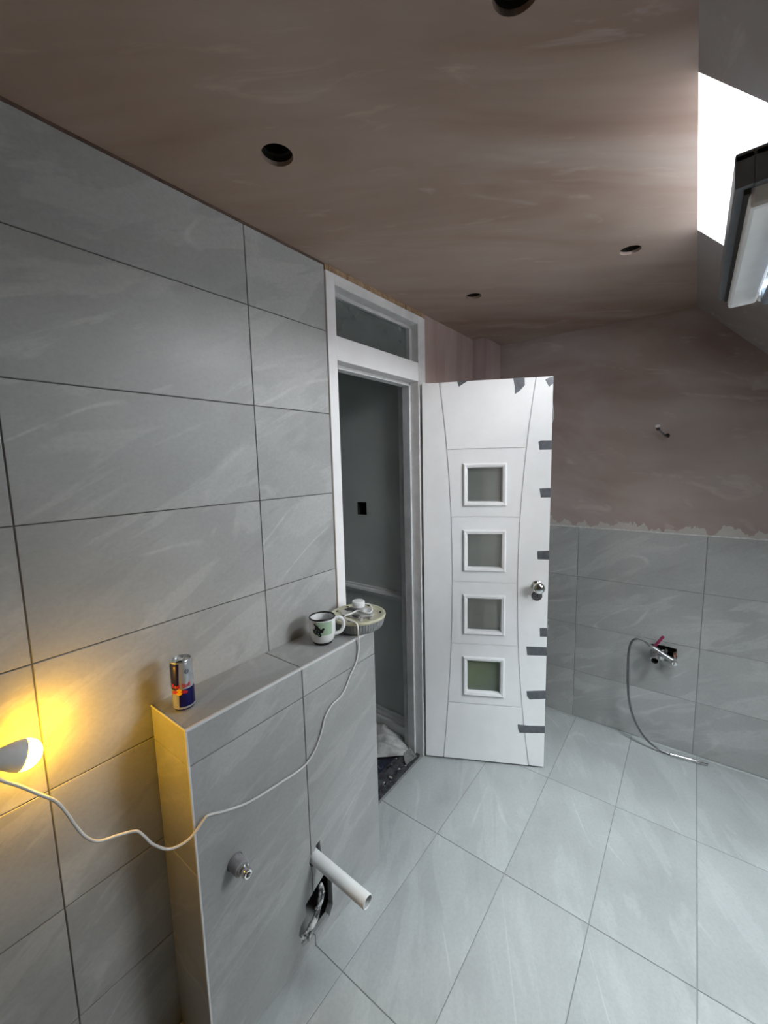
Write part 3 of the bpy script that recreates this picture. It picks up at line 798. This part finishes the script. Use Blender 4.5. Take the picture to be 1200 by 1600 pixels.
obj('bore', L([(0.0158, 0.116), (0.0158, 0.096)], seg=24, axis=(0, -1, -0.12), org=(-0.032, 0, 0.014), cap0=False), m_void, sh)
lv = obj('lever', B(((-0.007, -0.003, 0.0), (0.007, 0.003, 0.082)), bev=0.0028), plain('crimson_plastic', (0.22, 0.006, 0.055), 0.4, nscale=40, namp=0.3), sh, label='crimson lever handle')
lv.location = (-0.040, Yv+0.004, 0.052); lv.rotation_euler = (0.12, math.radians(28), 0)
for dx in (0.012, 0.052):
    bm = tube(bmesh.new(), [(dx, 0.0, 0.030 - 0.2*(dx-0.012)), (dx, -0.040, 0.026-0.2*(dx-0.012))], 0.0065, 12)
    lathe(bm, [(0.009, 0.0), (0.009, 0.012)], seg=6, axis=(0,-1,0), org=(dx, -0.018, 0.029-0.2*(dx-0.012)))
    obj('fixing_bolt', bm, m_steel if dx < 0.03 else plain('copper_pipe', (0.32, 0.18, 0.14), 0.4, 0.8, nscale=30), sh, shade=40)
obj('plug_cap', L([(0.0, -0.012), (0.012, -0.010), (0.013, 0.0), (0.013, 0.05)], seg=20, axis=(0.1, 1, 0.3), org=(-0.004, Yv+0.005, 0.000), cap0=False), m_pvc, sh, shade=40)

hs = empty('shower_hose', (1.03, 2.6, 0.0), label='thin chrome flexible hose curling from the shower valve to the floor', category='hose')
hp = [(0.985, YT-0.057, 0.574), (0.962, YT-0.060, 0.592), (0.935, YT-0.065, 0.612), (0.905, YT-0.070, 0.612), (0.884, YT-0.078, 0.588), (0.875, YT-0.085, 0.53), (0.876, YT-0.092, 0.44), (0.880, YT-0.10, 0.36),
      (0.890, YT-0.11, 0.27), (0.912, YT-0.108, 0.18), (0.945, YT-0.10, 0.105), (0.985, YT-0.092, 0.052), (1.03, YT-0.086, 0.022), (1.075, YT-0.082, 0.010), (1.10, YT-0.081, 0.0085)]
HP = [Vector(p) - Vector((1.03, 2.6, 0)) for p in smooth_path(hp, 14)]
bm = tube(bmesh.new(), HP, lambda i: 0.0062 if i % 2 else 0.0054, 10)
obj('hose', bm, plain('dull_hose_braid', (0.22, 0.22, 0.23), 0.32, 0.9, nscale=80), hs, shade='all')
p0 = HP[-1]; dv = (Vector((1.249, 2.600, 0.0105)) - Vector((1.10, YT-0.081, 0.0085))).normalized()
bm = L([(0.0065, -0.012), (0.0095, -0.010), (0.0095, 0.006), (0.0075, 0.008), (0.0075, 0.020), (0.0092, 0.022), (0.0092, 0.150), (0.0080, 0.152), (0.0065, 0.152), (0.0065, 0.14)], seg=20, axis=dv, org=p0 + Vector((0, 0, 0.001)))
obj('connector', bm, m_chrome, hs, shade=35)
obj('ferrule', L([(0.006, 0.0), (0.009, 0.002), (0.009, 0.014), (0.0065, 0.016)], seg=16, axis=(HP[1]-HP[0]).normalized(), org=HP[0] - (HP[1]-HP[0]).normalized()*0.004), m_chrome, hs, shade=35)

st = empty('pipe_stub', (0.985, YB, 1.712), label='bent dark pipe stub with pale tip in the pink back wall', category='pipe')
obj('pipe', tube(bmesh.new(), smooth_path([(0.004, 0.02, 0.000), (0.002, -0.030, 0.000), (-0.008, -0.055, 0.010), (-0.030, -0.075, 0.036)], 6), 0.0048, 10), m_steel_dk, st, shade=40)
obj('elbow', L([(0.0075, 0.0), (0.0085, 0.004), (0.0085, 0.014), (0.007, 0.016)], seg=14, axis=(-0.15, -0.3, 1), org=(-0.031, -0.076, 0.032)), m_black, st, shade=40)
obj('cap', L([(0.0095, 0.0), (0.0105, 0.002), (0.0105, 0.010), (0.008, 0.012)], seg=16, axis=(-0.1, -0.25, 1), org=(-0.033, -0.080, 0.047)), m_pvc, st, shade=40)
obj('wall_hole', L([(0.011, 0.0), (0.011, 0.001)], seg=16, axis=(0, -1, 0), org=(0.006, 0.0035-0.001, 0.006)), m_void, st)

# ------------------------------------------------------------------ pieces on the ledge
def wrap(bm, r, a0, z0):
    """bend a flat drawing (x to the right seen from outside, z up) on to a cylinder of radius r"""
    for v in bm.verts:
        a = a0 + v.co.x/r; y = v.co.y
        v.co = Vector(((r+y)*math.cos(a), (r+y)*math.sin(a), z0 + v.co.z))
def blob(cx, cz, rx_, rz_, n=18, rot=0.0, wob=0.0, seed=0):
    o = []
    for k in range(n):
        a = 2*math.pi*k/n; q = 1 + wob*mnoise.noise((math.cos(a)*1.7+seed, math.sin(a)*1.7, seed))
        x, z = rx_*q*math.cos(a), rz_*q*math.sin(a)
        o.append((cx + x*math.cos(rot) - z*math.sin(rot), cz + x*math.sin(rot) + z*math.cos(rot)))
    return o
def flat(outlines, y=0.0002, t=0.0002):
    bm = bmesh.new()
    for o in outlines: prism(bm, o, y, y+t)
    bmesh.ops.subdivide_edges(bm, edges=[e for e in bm.edges if e.calc_length() > 0.006], cuts=2)
    return bm
def text_bm(body, size, y=0.0003):
    cu = bpy.data.curves.new('txt', 'FONT'); cu.body = body; cu.size = size; cu.offset = size*0.025; cu.resolution_u = 4
    o = bpy.data.objects.new('txt', cu); col.objects.link(o)
    dg = bpy.context.evaluated_depsgraph_get(); dg.update()
    me = bpy.data.meshes.new_from_object(o.evaluated_get(dg))
    bm = bmesh.new(); bm.from_mesh(me)
    bpy.data.objects.remove(o); bpy.data.meshes.remove(me)
    xs = [v.co.x for v in bm.verts]
    for v in bm.verts: v.co = Vector((v.co.x, y, v.co.y))
    return bm, min(xs), max(xs)

# energy drink can; local +x is the middle of its printed face
CR = 0.0265
can = empty('drink_can', (0.088, 0.514, BZ+0.001), math.radians(-46), label='slim blue and silver drink can standing on the tiled ledge', category='can')
m_can, nt, b_ = mat('blue_silver_can_print')
vc = objco(nt); sep = N(nt, 'ShaderNodeSeparateXYZ'); nt.links.new(vc, sep.inputs[0])
th = math_(nt, 'ARCTAN2', sep.outputs[1], sep.outputs[0])
tt = math_(nt, 'ADD', th, math_(nt, 'MULTIPLY', math_(nt, 'SUBTRACT', sep.outputs[2], 0.062), -2.2))
ml = math_(nt, 'LESS_THAN', tt, 0.0); mb = math_(nt, 'LESS_THAN', sep.outputs[2], 0.062)
blue = math_(nt, 'ABSOLUTE', math_(nt, 'SUBTRACT', ml, mb))
ring = math_(nt, 'MULTIPLY', math_(nt, 'GREATER_THAN', sep.outputs[2], 0.0105), math_(nt, 'LESS_THAN', sep.outputs[2], 0.0155))
low = math_(nt, 'LESS_THAN', sep.outputs[2], 0.0105)
blue = math_(nt, 'MAXIMUM', math_(nt, 'MULTIPLY', blue, math_(nt, 'SUBTRACT', 1.0, ring)), low)
nt.links.new(mixc(nt, blue, (0.48, 0.50, 0.52), (0.012, 0.012, 0.13)), b_.inputs['Base Color'])
b_.inputs['Metallic'].default_value = 0.55; b_.inputs['Roughness'].default_value = 0.24
obj('can_body', L([(0.0215, 0.004), (0.0235, 0.005), (0.0258, 0.0085), (CR, 0.012), (CR, 0.120), (0.0262, 0.123), (0.0245, 0.128), (0.0242, 0.1295)], seg=48, cap0=False, cap1=False), m_can, can, shade=50)
obj('base', L([(0.0, 0.006), (0.018, 0.004), (0.0205, 0.0), (0.0225, 0.001), (0.0235, 0.005)], seg=48, cap0=False, cap1=False), m_chrome, can, shade=50)
obj('lid', L([(0.0242, 0.1293), (0.0252, 0.1305), (0.0254, 0.1325), (0.0246, 0.1340), (0.0235, 0.1338), (0.0228, 0.1300), (0.0, 0.1295)], seg=48, cap0=False, cap1=False), plain('aluminium_lid', (0.55, 0.56, 0.57), 0.3, 0.9, nscale=60), can, shade=40)
bm = bmesh.new(); prism(bm, blob(0.012, 0.0, 0.0085, 0.0075, 20), 0.1297, 0.1300, ax='xy'); obj('mouth', bm, m_void, can)
bm = bmesh.new(); prism(bm, blob(-0.003, 0.0, 0.0120, 0.0070, 22), 0.1312, 0.1324, holes=[blob(-0.009, 0.0, 0.0042, 0.0042, 14)], ax='xy'); obj('ring_pull', bm, m_chrome, can)
m_red = plain('red_print', (0.42, 0.004, 0.020), 0.35)
m_yel = plain('yellow_print', (0.75, 0.42, 0.01), 0.35)
bm, x0, x1 = text_bm('Red Bull', 0.0158)
for v in bm.verts: v.co.x = (v.co.x - (x0+x1)/2)*0.92 + 0.004
wrap(bm, CR, 0.0, 0.0665); obj('lettering', bm, m_red, can)
bm = flat([blob(0.0, 0.0, 0.0085, 0.0085, 26)]); wrap(bm, CR, -0.02, 0.0565); obj('sun_emblem', bm, m_yel, can)
bm = flat([blob(0.0115, -0.001, 0.0085, 0.0042, 20, -0.15, 0.5, 2.0), blob(-0.0115, -0.001, 0.0085, 0.0042, 20, 0.15, 0.5, 5.0),
           blob(0.0175, -0.0035, 0.0022, 0.0036, 10, -0.5), blob(-0.0175, -0.0035, 0.0022, 0.0036, 10, 0.5)], y=0.0004)
wrap(bm, CR, 0.0, 0.0572); obj('emblem', bm, m_red, can)
m_dkblue = plain('dark_blue_print', (0.012, 0.014, 0.05), 0.35)
bm = flat([blob(0.0, 0.0, 0.0058, 0.0058, 24)], y=0.0003); wrap(bm, CR, 0.78, 0.107); obj('seal_emblem', bm, m_dkblue, can)
bm = bmesh.new(); ring_o = blob(0, 0, 0.0042, 0.0042, 20); prism(bm, ring_o, 0.0005, 0.0007, holes=[blob(0, 0, 0.0034, 0.0034, 20)])
prism(bm, blob(0, 0, 0.0012, 0.0026, 12), 0.0005, 0.0007); wrap(bm, CR, 0.78, 0.107); obj('seal_emblem', bm, plain('silver_print', (0.4, 0.42, 0.45), 0.3, 0.6), can)

# mug; local +x faces its printed picture
mug = empty('mug', (0.104, 0.999, BZ+0.0006), math.radians(-60), label='white mug with black animal drawing, green square and dark tea', category='mug')
m_cer = plain('white_glazed_ceramic', (0.74, 0.75, 0.76), 0.18, nscale=20, namp=0.02)
m_cblk = plain('black_glaze', (0.012, 0.012, 0.014), 0.25)
m_cgrn = plain('sage_green_print', (0.36, 0.50, 0.36), 0.22, nscale=30, namp=0.05)
MR = 0.0455
obj('mug_body', L([(0.0335, 0.0085), (0.0385, 0.013), (0.0425, 0.024), (0.0448, 0.038), (MR, 0.050), (MR, 0.0925), (0.0445, 0.0945), (0.0415, 0.0940), (0.0408, 0.090), (0.0408, 0.03), (0.030, 0.012), (0.0, 0.010)], seg=48, cap0=False, cap1=False), m_cer, mug, shade=60)
obj('base_ring', L([(0.0, 0.001), (0.0285, 0.001), (0.0305, 0.0), (0.0325, 0.001), (0.0345, 0.0095)], seg=48, cap0=False), m_cblk, mug, shade=50)
obj('rim', L([(0.0458, 0.0915), (0.0462, 0.0930), (0.0450, 0.0955), (0.0425, 0.0957), (0.0405, 0.0940), (0.0405, 0.0915)], seg=48, cap0=False, cap1=False), m_cblk, mug, shade='all')
obj('drink', L([(0.0407, 0.0), (0.0, 0.0)], seg=40, org=(0, 0, 0.066), cap0=False, cap1=False), plain('dark_tea', (0.035, 0.014, 0.012), 0.08), mug)
ha = math.radians(46.5 + 60 + 4)
hpts = smooth_path([(0.0435, 0, 0.082), (0.058, 0, 0.084), (0.070, 0, 0.076), (0.0745, 0, 0.060), (0.071, 0, 0.042), (0.060, 0, 0.030), (0.0425, 0, 0.0265)], 6)
bm = tube(bmesh.new(), [(p.x*math.cos(ha), p.x*math.sin(ha), p.z) for p in hpts], 0.0062, 14)
obj('handle', bm, m_cer, mug, shade='all')
bm = bmesh.new()
for i in range(20):
    for j in range(4):
        xa, xb, za, zb = -0.030 + 0.062*i/20, -0.030 + 0.062*(i+1)/20, -0.020 + 0.046*j/4, -0.020 + 0.046*(j+1)/4
        bm.faces.new([bm.verts.new((x, 0.0004, z)) for x, z in ((xa, za), (xb, za), (xb, zb), (xa, zb))])
wrap(bm, MR, 0.34, 0.062); obj('green_square', bm, m_cgrn, mug)
bm = flat([blob(-0.002, 0.0, 0.0145, 0.0125, 26, 0.5, 0.35, 1.0), blob(-0.010, 0.020, 0.0080, 0.0030, 12, -0.7, 0.3, 3.0), blob(-0.004, 0.0145, 0.0060, 0.0024, 12, 0.4, 0.2, 6.0),
           blob(0.0165, 0.0050, 0.0065, 0.0042, 14, 0.6, 0.3, 8.0), blob(0.0145, -0.002, 0.0035, 0.0055, 14, -0.4, 0.3, 9.0), blob(0.0055, -0.0150, 0.0072, 0.0052, 16, -0.3, 0.3, 4.0), blob(-0.0165, -0.002, 0.0024, 0.0095, 14, 0.25, 0.2, 7.0)], y=0.0006)
wrap(bm, MR, -0.06, 0.058); obj('animal_drawing', bm, m_cblk, mug)
bm = flat([blob(-0.0095, -0.003, 0.0022, 0.0024, 10), blob(0.0035, 0.0015, 0.0016, 0.0016, 10), blob(0.0035, -0.0150, 0.0022, 0.0018, 10), blob(-0.006, 0.003, 0.0016, 0.0013, 10), blob(0.0005, -0.008, 0.0014, 0.0022, 10)], y=0.0010)
wrap(bm, MR, -0.06, 0.058); obj('animal_drawing', bm, m_cgrn, mug)

# upturned ceiling light fitting
LX, LY = 0.122, 1.168
fit = empty('light_fitting', (LX, LY, BZ+0.0006), label='upturned cream light fitting with ribbed glass shade on the ledge end', category='light fitting')
m_cream = plain('aged_cream_plastic', (0.52, 0.51, 0.38), 0.5, nscale=30, namp=0.14)
m_rib, nt, b_ = mat('ribbed_grey_glass')
b_.inputs['Base Color'].default_value = (0.40, 0.42, 0.43, 1); b_.inputs['Roughness'].default_value = 0.16
b_.inputs['Transmission Weight'].default_value = 0.45; b_.inputs['IOR'].default_value = 1.3
def flute(a, r, h): return r*(1 + 0.012*math.cos(a*56)) if h > 0.004 else r
obj('glass_shade', L([(0.0, 0.0), (0.070, 0.0), (0.082, 0.003), (0.092, 0.012), (0.098, 0.028), (0.100, 0.046), (0.094, 0.046), (0.088, 0.02), (0.0, 0.008)], seg=224, fr=flute, cap0=False, cap1=False), m_rib, fit, shade=60)
bp = obj('base_plate', L([(0.0, 0.044), (0.100, 0.044), (0.1045, 0.047), (0.1055, 0.052), (0.103, 0.0565), (0.097, 0.0575), (0.093, 0.0555), (0.088, 0.0545), (0.0, 0.0555)], seg=64, cap0=False, cap1=False), m_cream, fit, shade=45)
bm = bmesh.new()
prism(bm, [(-0.06, -0.03), (-0.035, -0.052), (0.02, -0.055), (0.058, -0.03), (0.062, 0.02), (0.03, 0.05), (-0.03, 0.052), (-0.062, 0.02)], 0.055, 0.0600, ax='xy')
obj('terminal_tray', bm, plain('dusty_grey_tray', (0.40, 0.40, 0.39), 0.7, nscale=35, namp=0.3), fit)
obj('terminal_block', B(((-0.03, 0.0, 0.060), (0.03, 0.034, 0.072)), bev=0.002), plain('pale_terminal', (0.55, 0.56, 0.57), 0.5, nscale=20), fit)
obj('bracket', B(((-0.058, -0.012, 0.060), (-0.016, 0.008, 0.064)), bev=0.001), m_steel_dk, fit)
obj('bracket', B(((0.012, -0.048, 0.060), (0.040, -0.03, 0.066)), bev=0.001), m_steel_dk, fit)
for a, r in ((200, 0.085), (255, 0.088), (290, 0.086), (318, 0.083), (345, 0.087), (160, 0.086), (40, 0.085), (100, 0.084)):
    aa = math.radians(a); x, y = r*math.cos(aa), r*math.sin(aa)
    if a in (318, 345):
        obj('screw_post', L([(0.0085, 0.054), (0.0078, 0.066), (0.0040, 0.066), (0.0038, 0.062)], seg=14, org=(x*0.9, y*0.9, 0)), plain('grey_post', (0.36, 0.36, 0.35), 0.6, nscale=20), fit, shade=40)
    else:
        bm = bmesh.new(); prism(bm, blob(x, y, 0.0075, 0.0042, 14, aa + 1.57), 0.0556, 0.0562, ax='xy'); obj('slot', bm, m_void, fit)

# ------------------------------------------------------------------ lit bulb on a white flex: plug on the fitting, flex down the tiles, bulb by the wall
lamp = empty('lead_lamp', (0.15, 0.19, 0.0), label='glowing yellow bulb on a white flex trailing across the tiled boxing to its plug', category='lamp')
LO = Vector((0.15, 0.19, 0.0))
def lpart(name, bm, m, **k):
    o = obj(name, bm, m, lamp, **k); o.location = -LO; return o
zt = BZ + 0.0006 + 0.074
px, py = LX - 0.012, LY + 0.018
bm = L([(0.0, 0.0), (0.0230, 0.0), (0.0248, 0.002), (0.0248, 0.010), (0.0238, 0.0108), (0.0238, 0.0118), (0.0248, 0.0126), (0.0246, 0.020), (0.0225, 0.0225), (0.0, 0.023)], seg=36, org=(px, py, zt), cap0=False, cap1=False)
lpart('plug', bm, m_pvc, shade=40)
bm = B(((px-0.011, py-0.006, zt-0.014), (px-0.005, py+0.006, zt)), ((px+0.005, py-0.006, zt-0.014), (px+0.011, py+0.006, zt)))
lpart('plug_pin', bm, m_chrome)
zr = BZ + 0.0006
cable = [(px+0.020, py+0.012, zt+0.010), (px+0.040, py+0.020, zt+0.008), (px+0.062, py+0.006, zt-0.004), (px+0.066, py-0.014, zt-0.008), (px+0.045, py-0.026, zt-0.004), (px+0.020, py-0.030, zt-0.004),
         (LX+0.002, LY-0.040, zr+0.0665), (LX-0.004, LY-0.066, zr+0.0655), (LX+0.012, LY-0.084, zr+0.0625), (LX+0.040, LY-0.088, zr+0.0625), (LX+0.064, LY-0.086, zr+0.0600), (0.1935, 1.083, zr+0.046), (0.1945, 1.084, zr+0.020), (0.1915, 1.087, 0.984), (0.1885, 1.090, 0.949), (0.188, 1.074, 0.907), (0.1875, 1.042, 0.874), (0.1875, 1.02, 0.843), (0.1875, 0.99, 0.82), (0.1875, 0.946, 0.811), (0.1875, 0.914, 0.786),
         (0.1875, 0.898, 0.75), (0.1875, 0.872, 0.709), (0.1875, 0.843, 0.684), (0.1875, 0.808, 0.674), (0.1875, 0.764, 0.676), (0.1875, 0.728, 0.681), (0.1875, 0.683, 0.686), (0.1875, 0.64, 0.692), (0.188, 0.6, 0.702), (0.190, 0.544, 0.726), (0.196, 0.500, 0.752),
         (0.195, 0.486, 0.748), (0.189, 0.466, 0.728), (0.183, 0.445, 0.716), (0.176, 0.410, 0.721), (0.170, 0.380, 0.754), (0.164, 0.364, 0.786), (0.158, 0.351, 0.805), (0.152, 0.320, 0.817), (0.146, 0.286, 0.827), (0.139, 0.267, 0.848),
         (0.133, 0.253, 0.883), (0.127, 0.244, 0.913), (0.121, 0.230, 0.948), (0.115, 0.206, 0.979), (0.109, 0.182, 1.010), (0.102, 0.158, 1.036), (0.096, 0.136, 1.066), (0.088, 0.105, 1.092), (0.080, 0.070, 1.106), (0.074, 0.052, 1.112), (0.073, 0.070, 1.107), (0.073, 0.102, 1.090)]
bm = bmesh.new()
CP = smooth_path(cable, 6)
tube(bm, CP, 0.0031, 8)
lpart('flex', bm, m_cable, shade='all')
# bulb: base towards the left edge, dome pointing down the room
bd = Vector((-0.03, 0.92, -0.40)).normalized(); bo = Vector((0.072, 0.147, 1.070))
lpart('lamp_holder', L([(0.008, -0.050), (0.016, -0.044), (0.019, -0.036), (0.019, -0.012), (0.0165, -0.010), (0.0165, 0.0)], seg=28, axis=bd, org=bo), m_pvc, shade=40)
lpart('bulb_base', L([(0.0135, 0.0), (0.0150, 0.008), (0.0210, 0.024), (0.0275, 0.040), (0.0300, 0.050), (0.0302, 0.054)], seg=32, axis=bd, org=bo, cap1=False), plain('grey_bulb_base', (0.72, 0.72, 0.71), 0.5, nscale=20), shade=45)
m_bulb, nt, b_ = mat('glowing_yellow_dome')
b_.inputs['Base Color'].default_value = (0.9, 0.85, 0.7, 1)
b_.inputs['Emission Color'].default_value = (1.0, 0.50, 0.009, 1)
b_.inputs['Emission Strength'].default_value = 120.0
dome = [(0.0300, 0.054)] + [(0.0302*math.cos(t), 0.058 + 0.030*math.sin(t)) for t in [0.0, 0.2, 0.4, 0.6, 0.8, 1.0, 1.2, 1.4]] + [(0.0, 0.0882)]
lpart('bulb_dome', L(dome, seg=36, axis=bd, org=bo, cap0=False, cap1=False), m_bulb, shade='all')
# wire clip on the tiles that carries the holder
bm = tube(bmesh.new(), smooth_path([(0.0, 0.105, 1.150), (0.030, 0.106, 1.150), (0.060, 0.112, 1.130), (0.070, 0.118, 1.108)], 5), 0.0018, 8)
lpart('wire_clip', bm, m_steel_dk, shade='all')
